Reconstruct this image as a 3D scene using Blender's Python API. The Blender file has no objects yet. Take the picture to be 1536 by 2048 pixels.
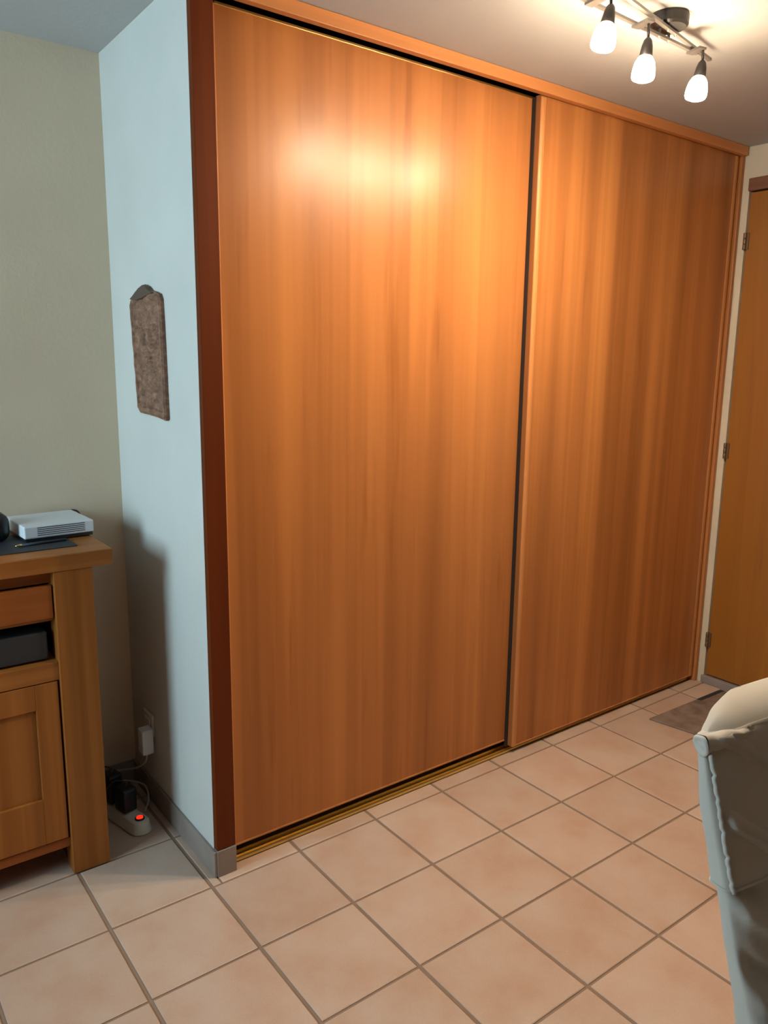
import bpy, bmesh, math, random
from mathutils import Vector, Matrix, noise

random.seed(7)
sc = bpy.context.scene
COL = sc.collection

# ------------------------------------------------------------------ camera
CAM = Vector((-0.895, -2.013, 1.563))
PITCH, ROLL, YAW, FPX = 0.1914, 0.0119, 0.6454, 1568.0
cy_, sy_, cp_, sp_ = math.cos(YAW), math.sin(YAW), math.cos(PITCH), math.sin(PITCH)
fwd = Vector((sy_ * cp_, cy_ * cp_, -sp_))
rgt0 = Vector((cy_, -sy_, 0))
up0 = rgt0.cross(fwd)
rgt = math.cos(ROLL) * rgt0 + math.sin(ROLL) * up0
upv = -math.sin(ROLL) * rgt0 + math.cos(ROLL) * up0
cd = bpy.data.cameras.new('camera')
cam = bpy.data.objects.new('camera', cd)
COL.objects.link(cam)
M = Matrix((rgt, upv, -fwd)).transposed().to_4x4()
M.translation = CAM
cam.matrix_world = M
cd.sensor_fit = 'VERTICAL'
cd.sensor_height = 24.0
cd.lens = 24.0 * FPX / 2048.0
cd.clip_start = 0.02
sc.camera = cam

# ------------------------------------------------------------------ world, window light, exposure
world = bpy.data.worlds.new('evening_sky')
sc.world = world
world.use_nodes = True
bg = world.node_tree.nodes['Background']
bg.inputs['Color'].default_value = (0.60, 0.87, 1.0, 1)
bg.inputs['Strength'].default_value = 20.5
WX = -2.8                      # plane of the wall with the window
WIN = (-0.75, 0.45, 1.02, 2.32)  # y0, y1, z0, z1 of the window opening
pl = bpy.data.lights.new('window_portal', 'AREA')
pl.shape = 'RECTANGLE'
pl.size = WIN[3] - WIN[2]
pl.size_y = WIN[1] - WIN[0]
pl.cycles.is_portal = True
po = bpy.data.objects.new('window_portal', pl)
po.location = (WX - 0.16, (WIN[0] + WIN[1]) / 2, (WIN[2] + WIN[3]) / 2)
po.rotation_euler = (0, -math.pi / 2, 0)
COL.objects.link(po)
LAMP_COLOR = (1.0, 0.78, 0.53)
LAMP_STRENGTH = 160.0
BULB_STRENGTH = 1950.0
sc.view_settings.view_transform = 'Standard'
sc.view_settings.look = 'None'
sc.view_settings.gamma = 1.0
sc.view_settings.use_curve_mapping = False
sc.view_settings.exposure = 0.0
sc.cycles.max_bounces = 10
sc.cycles.diffuse_bounces = 6

# ------------------------------------------------------------------ helpers
W, D, H = 2.612, 0.706, 2.506     # room: right wall x, back wall y, ceiling z
YN = -5.4                         # wall behind the camera


def lin(r, g, b):
    f = lambda c: (c / 255 / 12.92) if c / 255 <= 0.04045 else ((c / 255 + 0.055) / 1.055) ** 2.4
    return (f(r), f(g), f(b), 1)


def mat(name, col, rough=0.5, metal=0.0, spec=0.5):
    m = bpy.data.materials.new(name)
    m.use_nodes = True
    p = m.node_tree.nodes['Principled BSDF']
    p.inputs['Base Color'].default_value = col
    p.inputs['Roughness'].default_value = rough
    p.inputs['Metallic'].default_value = metal
    p.inputs['Specular IOR Level'].default_value = spec
    return m


def noise_node(nt, scale, detail=3, rough=0.5, vec=None, mscale=None, loc=None, coord='Object'):
    n = nt.nodes.new('ShaderNodeTexNoise')
    n.inputs['Scale'].default_value = scale
    n.inputs['Detail'].default_value = detail
    n.inputs['Roughness'].default_value = rough
    if vec is None:
        tc = nt.nodes.new('ShaderNodeTexCoord')
        vec = tc.outputs[coord]
    if mscale is not None:
        mp = nt.nodes.new('ShaderNodeMapping')
        mp.inputs['Scale'].default_value = mscale
        if loc:
            mp.inputs['Location'].default_value = loc
        nt.links.new(vec, mp.inputs['Vector'])
        vec = mp.outputs['Vector']
    nt.links.new(vec, n.inputs['Vector'])
    return n.outputs['Fac']


def ramp(nt, fac, stops):
    r = nt.nodes.new('ShaderNodeValToRGB')
    e = r.color_ramp.elements
    e[0].position, e[0].color = stops[0]
    e[1].position, e[1].color = stops[-1]
    for p, c in stops[1:-1]:
        x = e.new(p)
        x.color = c
    nt.links.new(fac, r.inputs['Fac'])
    return r.outputs['Color']


def mix(nt, fac, a, b, mode='MIX'):
    m = nt.nodes.new('ShaderNodeMix')
    m.data_type = 'RGBA'
    m.blend_type = mode
    for s, v in ((m.inputs[0], fac), (m.inputs[6], a), (m.inputs[7], b)):
        if hasattr(v, 'links'):
            nt.links.new(v, s)
        else:
            s.default_value = v
    return m.outputs[2]


def bump(nt, fac, strength, dist=0.002):
    p = nt.nodes['Principled BSDF']
    b = nt.nodes.new('ShaderNodeBump')
    b.inputs['Strength'].default_value = strength
    b.inputs['Distance'].default_value = dist
    nt.links.new(fac, b.inputs['Height'])
    nt.links.new(b.outputs['Normal'], p.inputs['Normal'])


def plaster(name, c, var=0.06, rough=0.85, scale=60):
    m = mat(name, c, rough, spec=0.2)
    nt = m.node_tree
    dark = tuple(x * (1 - var) for x in c[:3]) + (1,)
    n = noise_node(nt, 3.0, 4)
    nt.links.new(ramp(nt, n, [(0.35, dark), (0.65, c)]), nt.nodes['Principled BSDF'].inputs['Base Color'])
    bump(nt, noise_node(nt, scale, 5, 0.6), 0.25, 0.003)
    return m


def veneer(name, a, b, c, rough=0.3, axis='Z', bands=9.0, spec=0.5):
    """wood veneer with soft bands running along one axis"""
    m = mat(name, b, rough, spec=spec)
    nt = m.node_tree
    def sc3(across, along):
        return {'Z': (across, across, along), 'X': (along, across, across), 'Y': (across, along, across)}[axis]
    f1 = noise_node(nt, 1.0, 2, 0.45, mscale=sc3(bands, 0.28))
    f2 = noise_node(nt, 1.0, 4, 0.6, mscale=sc3(70, 2.2), loc=(3, 1, 2))
    f3 = noise_node(nt, 1.0, 2, 0.5, mscale=sc3(26, 1.7), loc=(7, 5, 1))
    base = ramp(nt, f1, [(0.30, a), (0.5, b), (0.70, c)])
    fine = ramp(nt, f2, [(0.3, (0.86, 0.84, 0.82, 1)), (0.7, (1.06, 1.06, 1.06, 1))])
    f4 = noise_node(nt, 1.0, 1, 0.4, mscale=sc3(bands * 2.1, 0.45), loc=(11, 2, 9))
    step = ramp(nt, f4, [(0.46, (0.90, 0.88, 0.86, 1)), (0.52, (1.02, 1.02, 1.02, 1))])
    base = mix(nt, 0.8, base, step, 'MULTIPLY')
    col = mix(nt, 0.28, base, fine, 'MULTIPLY')
    fl = ramp(nt, f3, [(0.62, (1, 1, 1, 1)), (0.78, (0.72, 0.62, 0.55, 1))])
    col = mix(nt, 0.6, col, fl, 'MULTIPLY')
    nt.links.new(col, nt.nodes['Principled BSDF'].inputs['Base Color'])
    bump(nt, f2, 0.04, 0.001)
    return m


def finish(name, bm, m=None, parent=None, smooth=False):
    bmesh.ops.recalc_face_normals(bm, faces=bm.faces)
    me = bpy.data.meshes.new(name)
    bm.to_mesh(me)
    bm.free()
    if m:
        me.materials.append(m)
    if smooth:
        for p in me.polygons:
            p.use_smooth = True
    o = bpy.data.objects.new(name, me)
    COL.objects.link(o)
    if parent is not None:
        o.parent = parent
        o.matrix_parent_inverse = Matrix.Identity(4)
        o.location = -pos_of(parent)
    return o


def pos_of(o):
    p = Vector(o.location)
    while o.parent is not None:
        o = o.parent
        p = p + Vector(o.location)
    return p


def add_box(bm, x0, x1, y0, y1, z0, z1, bev=0.0, seg=2):
    r = bmesh.ops.create_cube(bm, size=1.0)
    vs = r['verts']
    for v in vs:
        v.co = Vector(((x0 + x1) / 2 + v.co.x * (x1 - x0), (y0 + y1) / 2 + v.co.y * (y1 - y0), (z0 + z1) / 2 + v.co.z * (z1 - z0)))
    if bev > 0:
        es = list({e for v in vs for e in v.link_edges})
        bmesh.ops.bevel(bm, geom=es, offset=bev, segments=seg, affect='EDGES', profile=0.5)
    return bm


def box(name, x0, x1, y0, y1, z0, z1, m, parent=None, bev=0.0, seg=2):
    return finish(name, add_box(bmesh.new(), x0, x1, y0, y1, z0, z1, bev, seg), m, parent)


def add_tube(bm, pts, r, n=10, cap=True):
    pts = [Vector(p) for p in pts]
    rr = r if isinstance(r, (list, tuple)) else [r] * len(pts)
    rings = []
    prev = None
    for i, p in enumerate(pts):
        t = (pts[min(i + 1, len(pts) - 1)] - pts[max(i - 1, 0)]).normalized()
        if prev is None:
            a = t.orthogonal().normalized()
        else:
            a = (prev - t * prev.dot(t)).normalized()
        prev = a
        b = t.cross(a)
        rings.append([bm.verts.new(p + rr[i] * (math.cos(2 * math.pi * k / n) * a + math.sin(2 * math.pi * k / n) * b)) for k in range(n)])
    for i in range(len(rings) - 1):
        for k in range(n):
            bm.faces.new((rings[i][k], rings[i][(k + 1) % n], rings[i + 1][(k + 1) % n], rings[i + 1][k]))
    if cap:
        bm.faces.new(rings[0][::-1])
        bm.faces.new(rings[-1])
    return bm


def add_lathe(bm, prof, origin=(0, 0, 0), axis=(0, 0, 1), n=28):
    """profile of (radius, height) pairs turned about an axis"""
    ax = Vector(axis).normalized()
    a = ax.orthogonal().normalized()
    b = ax.cross(a)
    o = Vector(origin)
    rings = []
    for r, h in prof:
        if r < 1e-6:
            rings.append([bm.verts.new(o + ax * h)])
        else:
            rings.append([bm.verts.new(o + ax * h + r * (math.cos(2 * math.pi * k / n) * a + math.sin(2 * math.pi * k / n) * b)) for k in range(n)])
    for i in range(len(rings) - 1):
        A, B = rings[i], rings[i + 1]
        for k in range(n):
            k2 = (k + 1) % n
            if len(A) == 1 and len(B) == 1:
                continue
            if len(A) == 1:
                bm.faces.new((A[0], B[k], B[k2]))
            elif len(B) == 1:
                bm.faces.new((A[k], A[k2], B[0]))
            else:
                bm.faces.new((A[k], A[k2], B[k2], B[k]))
    return bm


def catmull(pts, sub=8):
    pts = [Vector(p) for p in pts]
    out = []
    for i in range(len(pts) - 1):
        p0, p1, p2, p3 = pts[max(i - 1, 0)], pts[i], pts[i + 1], pts[min(i + 2, len(pts) - 1)]
        for k in range(sub):
            t = k / sub
            out.append(0.5 * ((2 * p1) + (p2 - p0) * t + (2 * p0 - 5 * p1 + 4 * p2 - p3) * t * t + (3 * p1 - p0 - 3 * p2 + p3) * t ** 3))
    out.append(pts[-1])
    return out


def thing(name, label, cat, loc=(0, 0, 0), group=None):
    o = bpy.data.objects.new(name, None)
    o.empty_display_size = 0.05
    o.location = loc
    COL.objects.link(o)
    return tag(o, label, cat, group)


def tag(o, label, cat, group=None):
    o['label'] = label
    o['category'] = cat
    if group:
        o['group'] = group
    return o


def struct(o, label=None, cat=None):
    o['kind'] = 'structure'
    if label:
        o['label'] = label
    if cat:
        o['category'] = cat
    return o


# ------------------------------------------------------------------ materials
M_wall = plaster('wall_paint', (0.58, 0.58, 0.55, 1))
M_back = plaster('cream_wall_paint', (0.69, 0.56, 0.41, 1))
M_beige = plaster('beige_roughcast', (0.68, 0.58, 0.43, 1), 0.1, 0.9, 220)
M_ceil = plaster('ceiling_paint', (0.49, 0.49, 0.485, 1), 0.03)
M_grout = mat('grout', lin(140, 118, 102), 0.9, spec=0.2)
M_cherry = veneer('cherry_veneer', (0.36, 0.135, 0.040, 1), (0.45, 0.172, 0.052, 1), (0.54, 0.215, 0.064, 1), 0.33, spec=0.32, bands=11)
M_trimwood = veneer('dark_cherry_trim', (0.115, 0.023, 0.005, 1), (0.135, 0.028, 0.006, 1), (0.155, 0.034, 0.008, 1), 0.55, spec=0.12)
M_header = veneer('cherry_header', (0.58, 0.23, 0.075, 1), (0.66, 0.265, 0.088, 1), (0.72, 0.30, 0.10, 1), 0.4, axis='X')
M_stile = veneer('cherry_stile', (0.45, 0.18, 0.06, 1), (0.50, 0.205, 0.07, 1), (0.55, 0.23, 0.08, 1), 0.4, spec=0.3)
M_oak_h = veneer('oak_along', (0.29, 0.098, 0.018, 1), (0.34, 0.120, 0.023, 1), (0.40, 0.145, 0.031, 1), 0.42, spec=0.4, axis='X', bands=18)
M_oak_v = veneer('oak_upright', (0.29, 0.098, 0.018, 1), (0.34, 0.120, 0.023, 1), (0.40, 0.145, 0.031, 1), 0.5, spec=0.25, axis='Z', bands=18)
M_redoak = veneer('reddish_oak', (0.27, 0.075, 0.014, 1), (0.31, 0.088, 0.017, 1), (0.35, 0.102, 0.021, 1), 0.5, spec=0.25, axis='X', bands=14)
M_door = veneer('honey_door_veneer', (0.27, 0.092, 0.008, 1), (0.31, 0.11, 0.010, 1), (0.36, 0.13, 0.013, 1), 0.4, bands=5)
M_frame = veneer('brown_door_frame', (0.16, 0.06, 0.03, 1), (0.19, 0.075, 0.035, 1), (0.22, 0.085, 0.04, 1), 0.5, axis='Y')
M_gold = mat('gold_anodised', (0.80, 0.58, 0.22, 1), 0.28, 1.0)
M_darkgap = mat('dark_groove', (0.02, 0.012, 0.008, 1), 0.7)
M_chrome = mat('satin_nickel', (0.27, 0.25, 0.23, 1), 0.45, 0.8)
M_darkmetal = mat('gunmetal', (0.035, 0.032, 0.03, 1), 0.4, 0.6)
M_hinge = mat('aged_hinge_metal', (0.20, 0.12, 0.06, 1), 0.45, 0.6)
M_white = mat('white_plastic', (0.72, 0.74, 0.78, 1), 0.35)
M_ivory = mat('ivory_plastic', (0.62, 0.60, 0.53, 1), 0.4)
M_black = mat('black_plastic', (0.012, 0.013, 0.016, 1), 0.35)
M_slot = mat('vent_slot', (0.10, 0.10, 0.12, 1), 0.7)
M_matblk = mat('dark_mat', (0.022, 0.026, 0.036, 1), 0.6)
M_cable = mat('grey_cable', (0.45, 0.43, 0.40, 1), 0.5)
M_cabledk = mat('dark_cable', (0.05, 0.045, 0.04, 1), 0.5)

# skirting tiles
M_skirt = mat('skirting_tile', (0.42, 0.34, 0.29, 1), 0.65, spec=0.25)
nt = M_skirt.node_tree
nt.links.new(ramp(nt, noise_node(nt, 9, 3), [(0.3, (0.24, 0.19, 0.165, 1)), (0.7, (0.30, 0.245, 0.215, 1))]), nt.nodes['Principled BSDF'].inputs['Base Color'])

# floor tiles: flamed terracotta, every tile a slightly different tone
M_tile = mat('terracotta_tile', (0.5, 0.36, 0.28, 1), 0.5)
nt = M_tile.node_tree
geo = nt.nodes.new('ShaderNodeNewGeometry')
oi = nt.nodes.new('ShaderNodeObjectInfo')
cloud = noise_node(nt, 5.5, 3, 0.55, vec=geo.outputs['Position'])
fine = noise_node(nt, 160, 3, 0.6, vec=geo.outputs['Position'])
c1 = ramp(nt, cloud, [(0.32, (0.475, 0.325, 0.245, 1)), (0.52, (0.51, 0.38, 0.30, 1)), (0.70, (0.535, 0.42, 0.345, 1))])
tone = ramp(nt, oi.outputs['Random'], [(0.0, (0.93, 0.91, 0.90, 1)), (1.0, (1.05, 1.04, 1.04, 1))])
c2 = mix(nt, 1.0, c1, tone, 'MULTIPLY')
sp = ramp(nt, fine, [(0.35, (0.95, 0.94, 0.93, 1)), (0.65, (1.03, 1.03, 1.03, 1))])
nt.links.new(mix(nt, 0.6, c2, sp, 'MULTIPLY'), nt.nodes['Principled BSDF'].inputs['Base Color'])
bump(nt, fine, 0.06, 0.001)

# glass pane of the window: lets the daylight through, with a reflection
M_glass = bpy.data.materials.new('window_glass')
M_glass.use_nodes = True
nt = M_glass.node_tree
nt.nodes.clear()
out = nt.nodes.new('ShaderNodeOutputMaterial')
mx = nt.nodes.new('ShaderNodeMixShader')
fr = nt.nodes.new('ShaderNodeFresnel')
tr = nt.nodes.new('ShaderNodeBsdfTransparent')
gl = nt.nodes.new('ShaderNodeBsdfGlossy')
gl.inputs['Roughness'].default_value = 0.02
nt.links.new(fr.outputs[0], mx.inputs[0])
nt.links.new(tr.outputs[0], mx.inputs[1])
nt.links.new(gl.outputs[0], mx.inputs[2])
nt.links.new(mx.outputs[0], out.inputs[0])

# lit opal glass
M_opal = mat('lit_opal_glass', (0.9, 0.86, 0.78, 1), 0.3)
p = M_opal.node_tree.nodes['Principled BSDF']
p.inputs['Emission Color'].default_value = LAMP_COLOR + (1,)
p.inputs['Emission Strength'].default_value = LAMP_STRENGTH
M_bulb = mat('lit_bulb_face', (0.9, 0.9, 0.9, 1), 0.3)
p = M_bulb.node_tree.nodes['Principled BSDF']
p.inputs['Emission Color'].default_value = LAMP_COLOR + (1,)
p.inputs['Emission Strength'].default_value = BULB_STRENGTH
M_red = mat('lit_red_switch', (0.5, 0.02, 0.01, 1), 0.3)
p = M_red.node_tree.nodes['Principled BSDF']
p.inputs['Emission Color'].default_value = (1.0, 0.03, 0.01, 1)
p.inputs['Emission Strength'].default_value = 1.1

# fabric
M_cloth = mat('cream_cotton', (0.52, 0.495, 0.445, 1), 0.9, spec=0.15)
nt = M_cloth.node_tree
bump(nt, noise_node(nt, 380, 2, 0.5), 0.25, 0.001)
p = nt.nodes['Principled BSDF']
p.inputs['Sheen Weight'].default_value = 0.15

# carved weathered wood
M_carved = mat('weathered_carved_wood', (0.16, 0.115, 0.085, 1), 0.75)
nt = M_carved.node_tree
f = noise_node(nt, 1.0, 5, 0.6, mscale=(45, 30, 60))
nt.links.new(ramp(nt, f, [(0.3, (0.115, 0.054, 0.033, 1)), (0.55, (0.225, 0.113, 0.069, 1)), (0.75, (0.38, 0.20, 0.13, 1))]), nt.nodes['Principled BSDF'].inputs['Base Color'])
bump(nt, noise_node(nt, 1.0, 5, 0.6, mscale=(90, 90, 120)), 0.8, 0.005)

M_mat = mat('taupe_doormat', (0.20, 0.145, 0.115, 1), 0.95, spec=0.1)
nt = M_mat.node_tree
nt.links.new(ramp(nt, noise_node(nt, 14, 4), [(0.35, (0.16, 0.115, 0.09, 1)), (0.65, (0.25, 0.185, 0.15, 1))]), nt.nodes['Principled BSDF'].inputs['Base Color'])
bump(nt, noise_node(nt, 260, 2), 0.6, 0.003)

# ------------------------------------------------------------------ room shell
floor = struct(box('floor', WX - 0.15, W + 0.1, YN - 0.1, D + 0.1, -0.10, -0.0035, M_grout), 'grey brown grout bed under the terracotta floor tiles')
PT, GX, GY = 0.305, 0.0115, 0.0075       # tile pitch, joint widths
OX, OY = -0.3377, -0.0323
FULLTILE = {}


def tile_mesh(sx, sy):
    k = (round(sx, 3), round(sy, 3))
    if k not in FULLTILE:
        bm = bmesh.new()
        e = 0.0022
        lo = [(-sx / 2, -sy / 2), (sx / 2, -sy / 2), (sx / 2, sy / 2), (-sx / 2, sy / 2)]
        hi = [(x - math.copysign(e, x), y - math.copysign(e, y)) for x, y in lo]
        r0 = [bm.verts.new((x, y, -0.0045)) for x, y in lo]
        r1 = [bm.verts.new((x, y, -0.0014)) for x, y in lo]
        r2 = [bm.verts.new((x, y, 0.0)) for x, y in hi]
        for a, b in ((r0, r1), (r1, r2)):
            for i in range(4):
                bm.faces.new((a[i], a[(i + 1) % 4], b[(i + 1) % 4], b[i]))
        bm.faces.new(r2)
        bmesh.ops.recalc_face_normals(bm, faces=bm.faces)
        me = bpy.data.meshes.new('tile')
        bm.to_mesh(me)
        bm.free()
        me.materials.append(M_tile)
        FULLTILE[k] = me
    return FULLTILE[k]


def lay(x0, x1, y0, y1):
    if x1 - x0 < 0.012 or y1 - y0 < 0.012:
        return
    o = bpy.data.objects.new('tile', tile_mesh(x1 - x0, y1 - y0))
    COL.objects.link(o)
    o.parent = floor
    o.location = ((x0 + x1) / 2, (y0 + y1) / 2, random.uniform(-0.0004, 0.0))


for i in range(-9, 11):
    for j in range(-9, 4):
        x0, x1 = OX + i * PT + GX / 2, OX + (i + 1) * PT - GX / 2
        y0, y1 = OY + j * PT + GY / 2, OY + (j + 1) * PT - GY / 2
        x0, x1 = max(x0, WX + 0.004), min(x1, W - 0.004)
        y0, y1 = max(y0, -2.76), min(y1, D - 0.004)
        if x0 >= 0.0:                       # the strip under the wardrobe is cut at the rail
            y1 = min(y1, 0.034)
            lay(x0, x1, y0, y1)
        elif x1 > 0.0 and y0 > -0.04:       # tile at the corner of the wardrobe
            lay(x0, -0.003, y0, y1)
            lay(0.003, x1, y0, min(y1, 0.034))
        else:
            lay(x0, x1, y0, y1)

struct(box('ceiling', WX, W, YN, D, H, H + 0.08, M_ceil), 'pale plain ceiling')
struct(box('wall_back', WX, W + 0.1, D, D + 0.1, -0.003, H, M_back), 'cream wall behind the sideboard')
struct(box('wall_return', 0.0, 0.064, 0.022, D + 0.1, -0.003, H, M_wall), 'narrow white wall beside the wardrobe, carrying the carved plaque')
struct(box('wall_front', WX, W + 0.1, YN - 0.1, YN, -0.003, H, M_wall), 'white wall behind the viewer')
bm = bmesh.new()
DY0, DY1 = -0.95, -0.030          # door opening
add_box(bm, W, W + 0.1, DY1 + 0.003, D + 0.1, -0.003, H)
add_box(bm, W, W + 0.1, DY0 - 0.06, DY1 + 0.003, 2.368, H)
add_box(bm, W, W + 0.1, YN, DY0 - 0.06, -0.003, H)
add_box(bm, W + 0.07, W + 0.1, DY0 - 0.06, DY1 + 0.003, -0.003, 2.368)
struct(finish('wall_right', bm, M_beige), 'beige roughcast wall around the room door')
bm = bmesh.new()
add_box(bm, WX - 0.15, WX, YN, D + 0.1, -0.003, WIN[2])
add_box(bm, WX - 0.15, WX, YN, D + 0.1, WIN[3], H)
add_box(bm, WX - 0.15, WX, YN, WIN[0], WIN[2], WIN[3])
add_box(bm, WX - 0.15, WX, WIN[1], D + 0.1, WIN[2], WIN[3])
struct(finish('wall_left', bm, M_wall), 'white wall with the window')
bm = bmesh.new()
fw = 0.045
y0, y1, z0, z1 = WIN
for b in ((y0, y1, z0, z0 + fw), (y0, y1, z1 - fw, z1), (y0, y0 + fw, z0 + fw, z1 - fw), (y1 - fw, y1, z0 + fw, z1 - fw)):
    add_box(bm, WX - 0.09, WX - 0.04, *b)
win = struct(finish('window_1', bm, M_white), 'white framed window in the left wall')
box('pane', WX - 0.068, WX - 0.062, y0 + fw, y1 - fw, z0 + fw, z1 - fw, M_glass, win)

# skirting
struct(box('baseboard_return', -0.009, 0.0, 0.0, D, 0.0, 0.085, M_skirt, bev=0.0015), 'greyish tile skirting along the narrow white wall')
struct(box('baseboard_back', WX, -0.010, D - 0.009, D, 0.0, 0.085, M_skirt, bev=0.0015), 'tile skirting behind the sideboard')

# room door in the right wall
door = struct(box('door_1', W + 0.004, W + 0.044, DY0, DY1 - 0.004, 0.045, 2.312, M_door, bev=0.002), 'honey brown flush door at the right edge, with a brown frame')
box('lintel', W - 0.008, W + 0.05, DY0 - 0.06, DY1 + 0.006, 2.318, 2.372, M_frame, door, bev=0.003)
box('jamb', W - 0.008, W + 0.05, DY0 - 0.06, DY0 - 0.003, 0.0, 2.316, M_frame, door, bev=0.003)
box('threshold', W - 0.012, W + 0.05, DY0, DY1 + 0.012, 0.0, 0.038, M_skirt, door, bev=0.003)
for z in (2.105, 1.162, 0.225):
    bm = bmesh.new()
    yk = DY1 - 0.0005
    for a, b in ((-0.036, -0.013), (-0.012, 0.012), (0.013, 0.036)):
        add_lathe(bm, [(0, a), (0.0068, a), (0.0075, a + 0.002), (0.0075, b - 0.002), (0.0068, b), (0, b)], (W - 0.006, yk, z), n=14)
    hg = finish('hinge', bm, M_hinge, door, True)
    box('hinge_plate', W - 0.003, W + 0.0045, yk - 0.016, yk, z - 0.036, z + 0.036, M_hinge, hg, 0.001)

# ------------------------------------------------------------------ sliding wardrobe
wr = thing('sliding_wardrobe', 'tall built-in cherry wardrobe with two floor-to-ceiling sliding doors', 'wardrobe', (1.3, 0.03, 0))
box('side_trim', 0.0, 0.062, 0.0, 0.0215, 0.088, H - 0.001, M_trimwood, wr, 0.002)
box('plinth', 0.0, 0.063, -0.003, 0.0215, 0.0, 0.086, M_skirt, wr, 0.0015)
hd = box('header', 0.062, 2.600, -0.012, 0.013, 2.468, H - 0.001, M_header, wr, 0.0015)
box('side_trim', 2.588, 2.609, 0.004, 0.05, 0.0, 2.468, M_cherry, wr, 0.002)
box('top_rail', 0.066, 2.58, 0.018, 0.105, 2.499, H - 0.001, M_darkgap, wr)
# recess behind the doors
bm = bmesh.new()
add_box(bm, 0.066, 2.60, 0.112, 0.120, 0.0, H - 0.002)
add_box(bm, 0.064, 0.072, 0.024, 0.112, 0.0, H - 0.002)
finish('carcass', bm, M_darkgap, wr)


def sliding_door(x0, x1, y, z0, z1, thick=0.026):
    d = box('sliding_door', x0, x1, y, y + thick, z0, z1, M_cherry, wr, 0.0022, 3)
    return d


d1 = sliding_door(0.074, 1.345, 0.060, 0.040, 2.472)
d2 = sliding_door(1.297, 2.585, 0.020, 0.027, 2.474)


def stile(x0, x1, y, z0, z1, par):
    bm = bmesh.new()
    n = 10
    prof = [(x0, y + 0.001)] + [(x0 + (x1 - x0) * k / n, y - 0.0008 - 0.0045 * math.sin(math.pi * k / n) ** 0.7) for k in range(n + 1)] + [(x1, y + 0.001)]
    lo = [bm.verts.new((a, b, z0)) for a, b in prof]
    hi = [bm.verts.new((a, b, z1)) for a, b in prof]
    for i in range(len(prof) - 1):
        bm.faces.new((lo[i], lo[i + 1], hi[i + 1], hi[i]))
    bm.faces.new(lo)
    bm.faces.new(hi)
    return finish('stile', bm, M_stile, par)


stile(0.074, 0.092, 0.060, 0.041, 2.468, d1)
stile(1.298, 1.322, 0.020, 0.028, 2.466, d2)
box('gap_shade_strip', 1.2945, 1.2972, 0.042, 0.0595, 0.02, 2.47, M_darkgap, d2)  # near-black strip: the shade between the two doors, painted as colour
stile(2.556, 2.582, 0.020, 0.028, 2.466, d2)
box('top_profile', 0.092, 1.345, 0.0575, 0.066, 2.467, 2.4745, M_gold, d1, 0.001)
box('bottom_profile', 0.076, 1.345, 0.0575, 0.068, 0.0385, 0.0455, M_stile, d1, 0.002)
box('bottom_profile', 1.322, 2.56, 0.0175, 0.028, 0.0255, 0.0325, M_stile, d2, 0.002)
# floor rail: a gold extrusion with two grooves
bm = bmesh.new()
prof = [(0.036, 0.0), (0.036, 0.006), (0.038, 0.0085), (0.041, 0.0085), (0.043, 0.006), (0.043, 0.003), (0.054, 0.003), (0.054, 0.0085), (0.0575, 0.0085), (0.0575, 0.003),
        (0.078, 0.003), (0.078, 0.0085), (0.083, 0.0085), (0.083, 0.0), ]
prof = prof
lo = [bm.verts.new((0.0665, a, b)) for a, b in prof]
hi = [bm.verts.new((2.58, a, b)) for a, b in prof]
for i in range(len(prof)):
    j = (i + 1) % len(prof)
    bm.faces.new((lo[i], lo[j], hi[j], hi[i]))
finish('floor_rail', bm, M_gold, wr)

# ------------------------------------------------------------------ sideboard
YC, YB = 0.266, 0.694            # front and back of the sideboard
XR, XL = -0.180, -1.30
sb = thing('sideboard', 'oak sideboard with thick top at the left edge, against the cream wall', 'sideboard', (-0.74, 0.47, 0))
box('top', XL, XR, YC, YB, 0.960, 1.008, M_oak_h, sb, 0.003)
for xa, xb in ((-0.350, -0.240), (-1.24, -1.13)):
    box('front_post', xa, xb, YC + 0.004, YC + 0.075, 0.0, 0.960, M_oak_v, sb, 0.002)
    box('rear_post', xa, xb, YB - 0.07, YB, 0.0, 0.960, M_oak_v, sb, 0.002)
yf = YC + 0.016
for xa, xb in ((-0.262, -0.244), (-1.236, -1.218)):
    box('side_panel', xa, xb, YC + 0.0745, YB - 0.0695, 0.09, 0.960, M_oak_v, sb)
box('back_panel', -1.14, -0.34, YB - 0.02, YB - 0.008, 0.09, 0.960, M_oak_v, sb)
box('bottom_rail', -1.131, -0.349, yf + 0.006, YB - 0.071, 0.088, 0.119, M_redoak, sb, 0.002)
box('shelf', -1.131, -0.349, yf, YB - 0.021, 0.632, 0.688, M_oak_h, sb, 0.002)
box('divider', -1.131, -0.349, yf + 0.03, YB - 0.021, 0.806, 0.818, M_oak_h, sb)
box('upper_rail', -1.131, -0.349, yf + 0.025, yf + 0.045, 0.922, 0.959, M_redoak, sb)
dr = box('drawer', -0.742, -0.354, yf, yf + 0.02, 0.822, 0.919, M_redoak, sb, 0.002)
bm = bmesh.new()
add_lathe(bm, [(0.006, 0), (0.006, 0.012), (0.013, 0.018), (0.014, 0.024), (0.009, 0.029), (0, 0.030)], (-0.65, yf, 0.87), (0, -1, 0), 18)
finish('knob', bm, M_chrome, dr, True)
dr2 = box('drawer', -1.127, -0.747, yf, yf + 0.02, 0.822, 0.919, M_redoak, sb, 0.002)
bm = bmesh.new()
add_lathe(bm, [(0.006, 0), (0.006, 0.012), (0.013, 0.018), (0.014, 0.024), (0.009, 0.029), (0, 0.030)], (-0.85, yf, 0.87), (0, -1, 0), 18)
finish('knob', bm, M_chrome, dr2, True)
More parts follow.
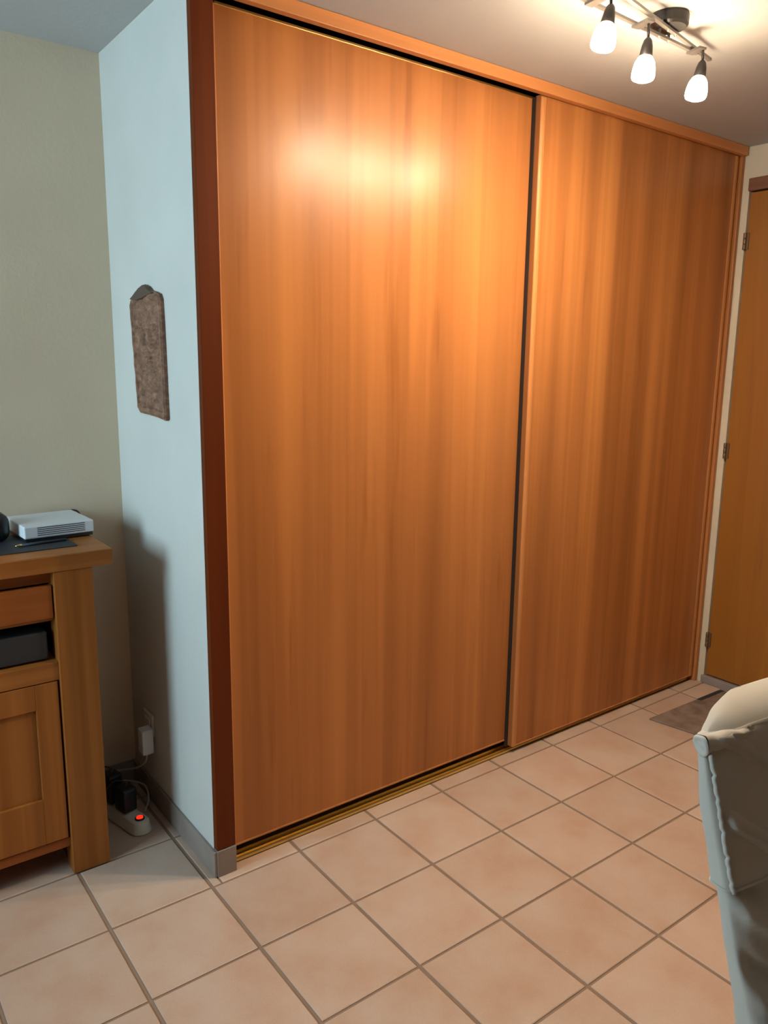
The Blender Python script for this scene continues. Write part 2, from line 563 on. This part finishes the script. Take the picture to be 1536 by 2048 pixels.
for xa, xb in ((-0.742, -0.356), (-1.127, -0.746)):
    bm = bmesh.new()
    s = 0.064
    z0, z1 = 0.123, 0.629
    add_box(bm, xa, xa + s, yf, yf + 0.022, z0, z1, 0.0015)
    add_box(bm, xb - s, xb, yf, yf + 0.022, z0, z1, 0.0015)
    add_box(bm, xa + s, xb - s, yf, yf + 0.022, 0.552, z1, 0.0015)
    add_box(bm, xa + s, xb - s, yf, yf + 0.022, z0, 0.268, 0.0015)
    cdoor = finish('door', bm, M_oak_v, sb)
    box('panel', xa + s, xb - s, yf + 0.010, yf + 0.018, 0.268, 0.552, M_oak_v, cdoor)

# black media box in the open niche of the sideboard
mb = thing('media_player', 'black flat box lying in the open niche of the oak sideboard', 'media player', (-0.56, 0.44, 0.688))
box('case', -0.745, -0.370, 0.305, 0.60, 0.694, 0.778, mat('charcoal_case', (0.03, 0.033, 0.038, 1), 0.5), mb, 0.004)
for fx in (-0.72, -0.40):
    for fy in (0.33, 0.57):
        box('foot', fx, fx + 0.02, fy, fy + 0.02, 0.688, 0.693, M_black, mb)

# things on the sideboard
ZT = 1.008
tag(box('desk_mat', -0.90, -0.256, 0.352, 0.60, ZT, ZT + 0.003, M_matblk, bev=0.001), 'thin black desk mat lying under the white router', 'mat')
rt = thing('router', 'flat white router box with long vent slots, on the black desk mat', 'router', (-0.279, 0.572, ZT + 0.003))
RZ = math.radians(2.5)
rt.rotation_euler = (0, 0, RZ)


def rbox(name, x0, x1, y0, y1, z0, z1, m, par, bev=0.0):
    o = finish(name, add_box(bmesh.new(), x0, x1, y0, y1, z0, z1, bev), m)
    o.parent = par
    return o


RW, RD = 0.104, 0.104
rbox('base', -RW + 0.004, RW - 0.004, -RD, RD - 0.004, 0.0, 0.011, M_black, rt, 0.001)
shell = rbox('shell', -RW, RW, -RD - 0.002, RD, 0.010, 0.048, M_white, rt, 0.004)
for k in range(5):
    z = 0.0175 + k * 0.0058
    rbox('vent_slot', -RW + 0.038, RW - 0.028, -RD - 0.0026, -RD - 0.001, z, z + 0.0026, M_slot, shell)
pen = thing('ballpoint_pen', 'dark pen with a golden tip lying on the desk mat before the router', 'pen', (-0.33, 0.425, ZT + 0.008))
bm = add_tube(bmesh.new(), [(-0.396, 0.420, ZT + 0.0075), (-0.268, 0.430, ZT + 0.0075)], 0.0042, 12)
finish('barrel', bm, M_matblk, pen, True)
bm = add_tube(bmesh.new(), [(-0.414, 0.4187, ZT + 0.0072), (-0.406, 0.4193, ZT + 0.0075), (-0.3955, 0.4201, ZT + 0.0075)], [0.0012, 0.0035, 0.0043], 12)
finish('tip', bm, M_gold, pen, True)
bm = bmesh.new()
add_box(bm, -0.56, -0.404, 0.50, 0.60, ZT + 0.003, ZT + 0.09, 0.03, 5)
tag(finish('rounded_device', bm, M_black, None, True), 'rounded black device left of the white router on the desk mat', 'device')

# carved plaque on the narrow wall
PL = [(0.498, 1.727), (0.488, 1.742), (0.463, 1.746), (0.440, 1.756), (0.405, 1.768), (0.372, 1.776), (0.345, 1.768), (0.322, 1.757), (0.290, 1.752), (0.258, 1.744), (0.247, 1.728),
      (0.243, 1.66), (0.2405, 1.58), (0.239, 1.48), (0.236, 1.384), (0.245, 1.378), (0.30, 1.384), (0.38, 1.388), (0.452, 1.390), (0.468, 1.400), (0.470, 1.44),
      (0.476, 1.475), (0.474, 1.505), (0.483, 1.54), (0.481, 1.575), (0.489, 1.61), (0.4885, 1.65), (0.4955, 1.69)]
bm = bmesh.new()
dense = []
for i in range(len(PL)):
    a, b = PL[i], PL[(i + 1) % len(PL)]
    m_ = max(1, int(math.hypot(b[0] - a[0], b[1] - a[1]) / 0.006))
    for k in range(m_):
        dense.append((a[0] + (b[0] - a[0]) * k / m_ + random.uniform(-0.0006, 0.0006), a[1] + (b[1] - a[1]) * k / m_))
PL = dense
cen = Vector((0, sum(a for a, b in PL) / len(PL), sum(b for a, b in PL) / len(PL)))
NR = 44
rings = []
for k in range(NR + 1):
    t = k / NR
    ring = []
    for a, b in PL:
        y, z = cen.y + (a - cen.y) * t, cen.z + (b - cen.z) * t
        h = 0.016 if t < 0.97 else 0.011
        if t < 0.88:
            q = Vector((y, z, 0))
            h -= 0.0045 + 0.0055 * noise.noise(q * 28) + 0.004 * noise.noise(q * 62 + Vector((3, 1, 0))) + 0.0022 * noise.noise(q * 130)
            if 1.66 > z > 1.52 and y < 0.40:      # rows of small cuts
                h -= 0.0028 * max(0.0, math.sin(z * 460 + 3 * noise.noise(q * 20)))
            if abs(z - 1.655) < 0.004 and y > 0.40:   # one long incision
                h -= 0.004
            h = min(max(h, 0.002), 0.0165)
        ring.append(bm.verts.new((-h, y, z)))
    rings.append(ring)
back = [bm.verts.new((-0.0005, a, b)) for a, b in PL]
n = len(PL)
for k in range(1, NR):
    for i in range(n):
        bm.faces.new((rings[k][i], rings[k][(i + 1) % n], rings[k + 1][(i + 1) % n], rings[k + 1][i]))
for v in rings[0]:
    bm.verts.remove(v)
bm.faces.new(rings[1])
for i in range(n):
    bm.faces.new((rings[NR][i], rings[NR][(i + 1) % n], back[(i + 1) % n], back[i]))
bm.faces.new(back)
pq = tag(finish('wall_plaque', bm, M_carved), 'tall weathered brown carved wooden plaque hanging on the narrow white wall', 'plaque')
bm = bmesh.new()                  # dark top ornament on the plaque
pts = [(0.490, 1.738), (0.463, 1.747), (0.44, 1.757), (0.405, 1.770), (0.37, 1.778), (0.342, 1.770), (0.318, 1.757), (0.29, 1.749), (0.33, 1.743), (0.37, 1.737), (0.44, 1.731)]
a = [bm.verts.new((-0.0055, y, z)) for y, z in pts]
b = [bm.verts.new((-0.0175, 0.41 + (y - 0.41) * 0.93, 1.755 + (z - 1.755) * 0.86)) for y, z in pts]
for i in range(len(pts)):
    j = (i + 1) % len(pts)
    bm.faces.new((a[i], a[j], b[j], b[i]))
bm.faces.new(b)
bm.faces.new(a)
finish('crest', bm, mat('dark_carved_wood', (0.085, 0.055, 0.038, 1), 0.7), pq)

# socket, plug, power strip and cables in the corner
so = thing('wall_socket', 'white wall socket low on the narrow wall beside the sideboard', 'socket', (0, 0.53, 0.30))
box('face_plate', -0.009, 0.0, 0.490, 0.572, 0.262, 0.340, M_ivory, so, 0.003)
box('frame', -0.012, -0.008, 0.508, 0.554, 0.282, 0.322, M_white, so, 0.002)
pg = thing('plug_adapter', 'white plug-in adapter hanging from the wall socket', 'adapter', (-0.03, 0.49, 0.26))
box('body', -0.052, -0.012, 0.468, 0.515, 0.212, 0.302, M_white, pg, 0.005)
box('cable_collar', -0.036, -0.028, 0.486, 0.496, 0.198, 0.213, M_cable, pg, 0.002)
bm = add_tube(bmesh.new(), catmull([(-0.032, 0.491, 0.200), (-0.034, 0.505, 0.17), (-0.05, 0.56, 0.128), (-0.085, 0.635, 0.095), (-0.125, 0.690, 0.07), (-0.165, 0.690, 0.06), (-0.23, 0.688, 0.0045)]), 0.0035, 8)
tag(finish('adapter_cable', bm, M_cable, None, True), 'thin white cable drooping from the plug adapter to the floor', 'cable')

ps = thing('power_strip', 'ivory power strip with lit red switch on the floor beside the sideboard', 'power strip', (-0.135, 0.47, 0))
PA, PB = Vector((-0.104, 0.375, 0)), Vector((-0.165, 0.640, 0))
ax = (PB - PA).normalized()
sx = Vector((ax.y, -ax.x, 0))
L = (PB - PA).length


def strip_ring(bm, half, z, grow=0.0):
    pts = []
    for k in range(13):
        t = math.pi * k / 12
        pts.append(PA - ax * (half * 0.95 + grow) * math.sin(t) + sx * (half + grow) * math.cos(t))
    for k in range(13):
        t = math.pi * k / 12
        pts.append(PB + ax * (half * 0.95 + grow) * math.sin(t) - sx * (half + grow) * math.cos(t))
    return [bm.verts.new((q.x, q.y, z)) for q in pts]


bm = bmesh.new()
rs = [strip_ring(bm, 0.036, 0.001), strip_ring(bm, 0.038, 0.006), strip_ring(bm, 0.032, 0.012), strip_ring(bm, 0.029, 0.036), strip_ring(bm, 0.024, 0.042)]
for i in range(len(rs) - 1):
    for k in range(26):
        bm.faces.new((rs[i][k], rs[i][(k + 1) % 26], rs[i + 1][(k + 1) % 26], rs[i + 1][k]))
bm.faces.new(rs[0])
bm.faces.new(rs[-1])
body = finish('housing', bm, M_ivory, ps, True)
q = PA + ax * 0.004
bm = add_lathe(bmesh.new(), [(0.016, 0.0415), (0.016, 0.046), (0.013, 0.048), (0.0125, 0.0445), (0, 0.0445)], (q.x, q.y, 0), n=20)
finish('switch_rim', bm, M_black, ps, True)
bm = add_lathe(bmesh.new(), [(0.0115, 0.043), (0.0115, 0.049), (0.009, 0.0505), (0, 0.051)], (q.x, q.y, 0), n=20)
finish('switch', bm, M_red, ps, True)
for k in (0.085, 0.170, 0.235):
    q = PA + ax * k
    bm = add_lathe(bmesh.new(), [(0.021, 0.041), (0.021, 0.044), (0.018, 0.0445), (0.0175, 0.0425), (0, 0.0425)], (q.x, q.y, 0), n=18)
    finish('outlet', bm, M_ivory, ps, True)
for k, lab, hh in ((0.085, 'black power adapter nearest the red switch on the power strip', 0.085), (0.170, 'black power adapter further back on the power strip', 0.105)):
    q = PA + ax * k
    ad = thing('power_adapter', lab, 'adapter', (q.x, q.y, 0.0445), 'black adapters on the power strip')
    bm = bmesh.new()
    add_box(bm, -0.026, 0.026, -0.031, 0.031, 0.0006, hh, 0.008, 3)
    bo = finish('body', bm, M_black)
    bo.parent = ad
    bo.rotation_euler = (0, 0, math.atan2(ax.y, ax.x) - math.pi / 2)
    bm = add_tube(bmesh.new(), catmull([(0, 0, hh - 0.002), (0.004, 0.004, hh + 0.012), (-0.03, 0.04, hh + 0.006), (-0.075, 0.07, 0.02)]), 0.0028, 8)
    cbl = finish('lead', bm, M_cabledk, None, True)
    cbl.parent = ad
bm = add_tube(bmesh.new(), catmull([(-0.155, 0.668, 0.022), (-0.12, 0.680, 0.03), (-0.06, 0.640, 0.045), (-0.022, 0.560, 0.052), (-0.030, 0.50, 0.030), (-0.056, 0.470, 0.004)]), 0.0034, 8)
finish('cord', bm, M_cable, ps, True)
bm = add_tube(bmesh.new(), catmull([(-0.200, 0.678, ZT + 0.030), (-0.180, 0.692, ZT + 0.046), (-0.150, 0.697, ZT + 0.030), (-0.140, 0.701, ZT - 0.05), (-0.170, 0.702, 0.78), (-0.155, 0.702, 0.6), (-0.172, 0.702, 0.4), (-0.16, 0.7015, 0.2), (-0.20, 0.7012, 0.088)]), 0.003, 8)
tag(finish('router_cable', bm, M_cabledk, None, True), 'thin dark cable running from the router down behind the sideboard', 'cable')

# ------------------------------------------------------------------ doormat
dm = finish('doormat', add_box(bmesh.new(), 0.0, 0.56, -0.40, 0.0, 0.0002, 0.008, 0.003), M_mat)
dm.location = (2.022, -0.125, 0)
dm.rotation_euler = (0, 0, math.radians(-1.5))
for v in dm.data.vertices:            # the near end lies slightly askew
    v.co.x += -0.2 * v.co.y * (1 - v.co.x / 0.56)
tag(dm, 'taupe doormat on the tiles before the room door', 'doormat')
bm = bmesh.new()
add_box(bm, 0.36, 0.555, -0.022, 0.0, 0.0078, 0.0086)
lb = finish('edge_strip', bm, M_matblk)
lb.parent = dm

# ------------------------------------------------------------------ ceiling light
LZ = 2.455
cl = thing('ceiling_light', 'three-arm metal spotlight bar with opal glass shades on the ceiling', 'ceiling light', (1.15, -0.575, H))
CX, CY = 1.155, -0.572
bm = add_lathe(bmesh.new(), [(0, H - 0.0005), (0.051, H - 0.0005), (0.053, H - 0.006), (0.052, H - 0.028), (0.046, H - 0.034), (0, H - 0.034)], (CX, CY, 0), n=40)
finish('canopy', bm, M_darkmetal, cl)


def bar(bm, a, b, w, h):
    a, b = Vector(a), Vector(b)
    t = (b - a).normalized()
    s = t.cross(Vector((0, 0, 1))).normalized() * w / 2
    u = Vector((0, 0, h / 2))
    vs = []
    for q in (a, b):
        vs.append([bm.verts.new(q + s + u), bm.verts.new(q - s + u), bm.verts.new(q - s - u), bm.verts.new(q + s - u)])
    for i in range(4):
        bm.faces.new((vs[0][i], vs[0][(i + 1) % 4], vs[1][(i + 1) % 4], vs[1][i]))
    bm.faces.new(vs[0])
    bm.faces.new(vs[1])


r1 = lambda x: (x, -0.566 + 0.043 * (x - 0.924), LZ)
r2 = lambda x: (x, -0.630 + 0.185 * (x - 0.898), LZ + 0.008)
for rf, xa, xb in ((r1, 0.72, 1.335), (r2, 0.74, 1.43)):
    bm = bmesh.new()
    bar(bm, rf(xa), rf(xb), 0.011, 0.007)
    finish('rail', bm, M_chrome, cl)
for x in (1.135, 1.182):               # posts that carry the rails from the canopy
    for rf in (r1, r2):
        q = rf(x)
        bm = add_tube(bmesh.new(), [(q[0], q[1], q[2] - 0.007), (q[0], q[1], H - 0.033)], 0.004, 10)
        finish('post', bm, M_chrome, cl, True)
heads = [((0.806, -0.632), (-0.20, 0.04), 2.428), ((1.022, -0.597), (-0.10, 0.02), 2.411), ((1.290, -0.585), (-0.18, 0.03), 2.418)]
for (x, y), (tx, ty), zt in heads:
    axis = Vector((-tx, -ty, 1)).normalized()       # shades lean a little
    top = Vector((x - tx * 0.09, y - ty * 0.09, zt))
    ya, yb = sorted((r1(x)[1], r2(x)[1]))
    br_bm = bmesh.new()
    bar(br_bm, (top.x - 0.012, min(ya, top.y) - 0.006, LZ - 0.006), (top.x - 0.002, max(yb, top.y) + 0.006, LZ - 0.006), 0.026, 0.006)
    finish('bracket', br_bm, M_chrome, cl)
    head = finish('lamp_head', add_lathe(bmesh.new(), [(0, 0.002), (0.006, 0.001), (0.011, -0.006), (0.0145, -0.02), (0.0175, -0.045), (0.0165, -0.0465), (0, -0.0465)], top, axis, 24), M_darkmetal, cl, True)
    finish('stem', add_tube(bmesh.new(), [top - axis * 0.002, (top.x - 0.003, top.y, LZ - 0.004)], 0.0036, 10), M_darkmetal, head, True)
    prof = [(0.0165, -0.0468), (0.0200, -0.0505), (0.0250, -0.060), (0.0285, -0.074), (0.0302, -0.088), (0.0300, -0.0965), (0.0280, -0.1015), (0.0250, -0.1015), (0.0250, -0.098), (0, -0.098)]
    finish('lamp_shade', add_lathe(bmesh.new(), [(0, -0.0468)] + prof, top, axis, 32), M_opal, head, True)
    finish('bulb', add_lathe(bmesh.new(), [(0, -0.0985), (0.0235, -0.0985), (0.0230, -0.1015), (0.0200, -0.1050), (0.0140, -0.1078), (0.0075, -0.1092), (0, -0.1096)], top, axis, 24), M_bulb, head)

# ------------------------------------------------------------------ covered chair
CH = (0.528, -1.365)
ANG = math.radians(-7.6)
ch = thing('dining_chair', 'dining chair under a loose cream fabric slipcover at the right edge', 'chair', (CH[0], CH[1], 0))
ch.rotation_euler = (0, 0, ANG)


def child(o, par):
    o.parent = par
    return o


def lean(z):                          # local y of the middle of the back at height z
    t = (0.93 - z) / 0.48
    return -0.118 * t - 0.022 * t * t if t > 0 else 0.0


def ring_pts(hw, th, z, n=96, e=0.32, amp=0.0, seed=0.0, fold=0.0, dy=0.0):
    pts = []
    for k in range(n):
        a = 2 * math.pi * k / n
        c, s = math.cos(a), math.sin(a)
        x = hw * math.copysign(abs(c) ** e, c)
        y = th * math.copysign(abs(s) ** (e * 1.4), s)
        nrm = Vector((c * 0.4, s, 0)).normalized()
        d = amp * noise.noise(Vector((x * 9 + seed, y * 14, z * 7))) + amp * 0.5 * noise.noise(Vector((x * 24 + seed, y * 30, z * 16)))
        if fold and s < 0:            # folds running down and inward from the left edge
            q = x * 0.75 + z * 1.05
            d += fold * (math.sin(q * 85) * 0.6 + math.sin(q * 37 + 1.3)) * max(0, min(1, (hw - abs(x)) / 0.03))
        pts.append(Vector((x + nrm.x * d, y + nrm.y * d + lean(z) + dy, z)))
    return pts


def loft(rings, cap_top=True, cap_bot=False):
    bm = bmesh.new()
    R = [[bm.verts.new(p) for p in r] for r in rings]
    n = len(R[0])
    for i in range(len(R) - 1):
        for k in range(n):
            bm.faces.new((R[i][k], R[i][(k + 1) % n], R[i + 1][(k + 1) % n], R[i + 1][k]))
    if cap_top:
        bm.faces.new(R[-1])
    if cap_bot:
        bm.faces.new(R[0])
    return bm


# long inner cover over the back
rings = []
for k in range(41):
    z = 0.44 + (0.93 - 0.44) * k / 40
    rings.append(ring_pts(0.222, 0.011 + 0.036 * (0.93 - z), z, amp=0.006, seed=4.0, fold=0.013))
child(finish('back_cover', loft(rings), M_cloth, None, True), ch)
# shorter upper cape with a hem
rings = []
zs = [0.682 + (0.905 - 0.682) * k / 24 for k in range(25)]


def cape_th(z):                       # the cape hangs close to the thin back
    return 0.016 + 0.040 * (0.93 - z)


for z in zs:
    fl = max(0.0, (0.75 - z) / 0.07)
    rings.append(ring_pts(0.2275 + 0.002 * fl, cape_th(z) + 0.003 * fl, z, amp=0.006, seed=1.0, fold=0.0012))
for k in range(1, 15):                # the top scrolls backwards, with rounded shoulders
    t = k / 14 * math.pi / 2
    z = 0.905 + 0.055 * math.sin(t)
    c = math.cos(t)
    rings.append(ring_pts(0.2275 - 0.165 * (1 - c) ** 0.95, cape_th(0.905) * max(0.12, c ** 0.35), z, amp=0.008, seed=1.0, dy=0.062 * (1 - c)))
cape = child(finish('cape', loft(rings), M_cloth, None, True), ch)
mod = cape.modifiers.new('sub', 'SUBSURF')
mod.levels = mod.render_levels = 1
# piping down the left and right front edges of the cape and along its hem
for sgn in (-1, 1):
    pts = []
    for k in range(40):
        z = 0.905 - (0.905 - 0.680) * k / 39
        w_ = 0.0016 * math.sin(k * 1.9) + 0.001 * math.sin(k * 0.8)
        pts.append((sgn * (0.2195 + w_), -cape_th(z) * 0.93 + lean(z) - abs(w_), z))
    child(finish('piping', add_tube(bmesh.new(), pts, 0.0042, 8), M_cloth, None, True), cape)
hem = ring_pts(0.2300, cape_th(0.682) + 0.0035, 0.682, amp=0.0075, seed=1.0, fold=0.0012)
child(finish('hem', add_tube(bmesh.new(), hem + [hem[0]], 0.0026, 8, False), M_cloth, None, True), cape)
# rolled folds at both ends of the top, each with a tucked end
for sgn in (-1, 1):
    bm = bmesh.new()
    pts = catmull([(sgn * 0.226, -0.006 + lean(0.92), 0.917), (sgn * 0.19, -0.011 + lean(0.92), 0.919), (sgn * 0.14, -0.014 + lean(0.92), 0.921), (sgn * 0.085, -0.013 + lean(0.92), 0.914)], 6)
    rad = [0.0195 - 0.0165 * (i / (len(pts) - 1)) ** 1.2 for i in range(len(pts))]
    add_tube(bm, pts, rad, 20, False)
    add_lathe(bm, [(0.0195, 0.0), (0.0185, 0.004), (0.0145, 0.0055), (0.0115, 0.003), (0.0095, 0.0005), (0.0060, 0.0035), (0.0030, 0.0045), (0, 0.0045)], pts[0], (sgn, 0.2, -0.2), 20)
    for v in bm.verts:
        v.co += 0.004 * Vector((noise.noise(v.co * 40), noise.noise(v.co * 45 + Vector((0, 9, 0))), noise.noise(v.co * 50 + Vector((5, 0, 0)))))
    child(finish('rolled_fold', bm, M_cloth, None, True), cape)
# seat with its skirt down to the floor
bm = bmesh.new()
rings = []
NS = 120
for k in range(26):
    z = 0.012 + (0.455 - 0.012) * k / 25
    f = 1 - z / 0.455
    ring = []
    for i in range(NS):
        a = 2 * math.pi * i / NS
        c, s = math.cos(a), math.sin(a)
        x = (0.222 + 0.012 * f) * math.copysign(abs(c) ** 0.25, c)
        y = (0.225 + 0.012 * f) * math.copysign(abs(s) ** 0.25, s) - 0.325
        w_ = 0.010 * f * math.sin(a * 22 + 2 * math.sin(a * 3))
        ring.append(Vector((x + w_ * c, y + w_ * s, z)))
    rings.append(ring)
for k in range(1, 5):
    t = k / 4 * math.pi / 2
    rings.append([Vector((p.x * (1 - 0.03 * (1 - math.cos(t))), -0.325 + (p.y + 0.325) * (1 - 0.03 * (1 - math.cos(t))), 0.455 + 0.012 * math.sin(t))) for p in rings[25]])
child(finish('seat_cover', loft(rings), M_cloth, None, True), ch)
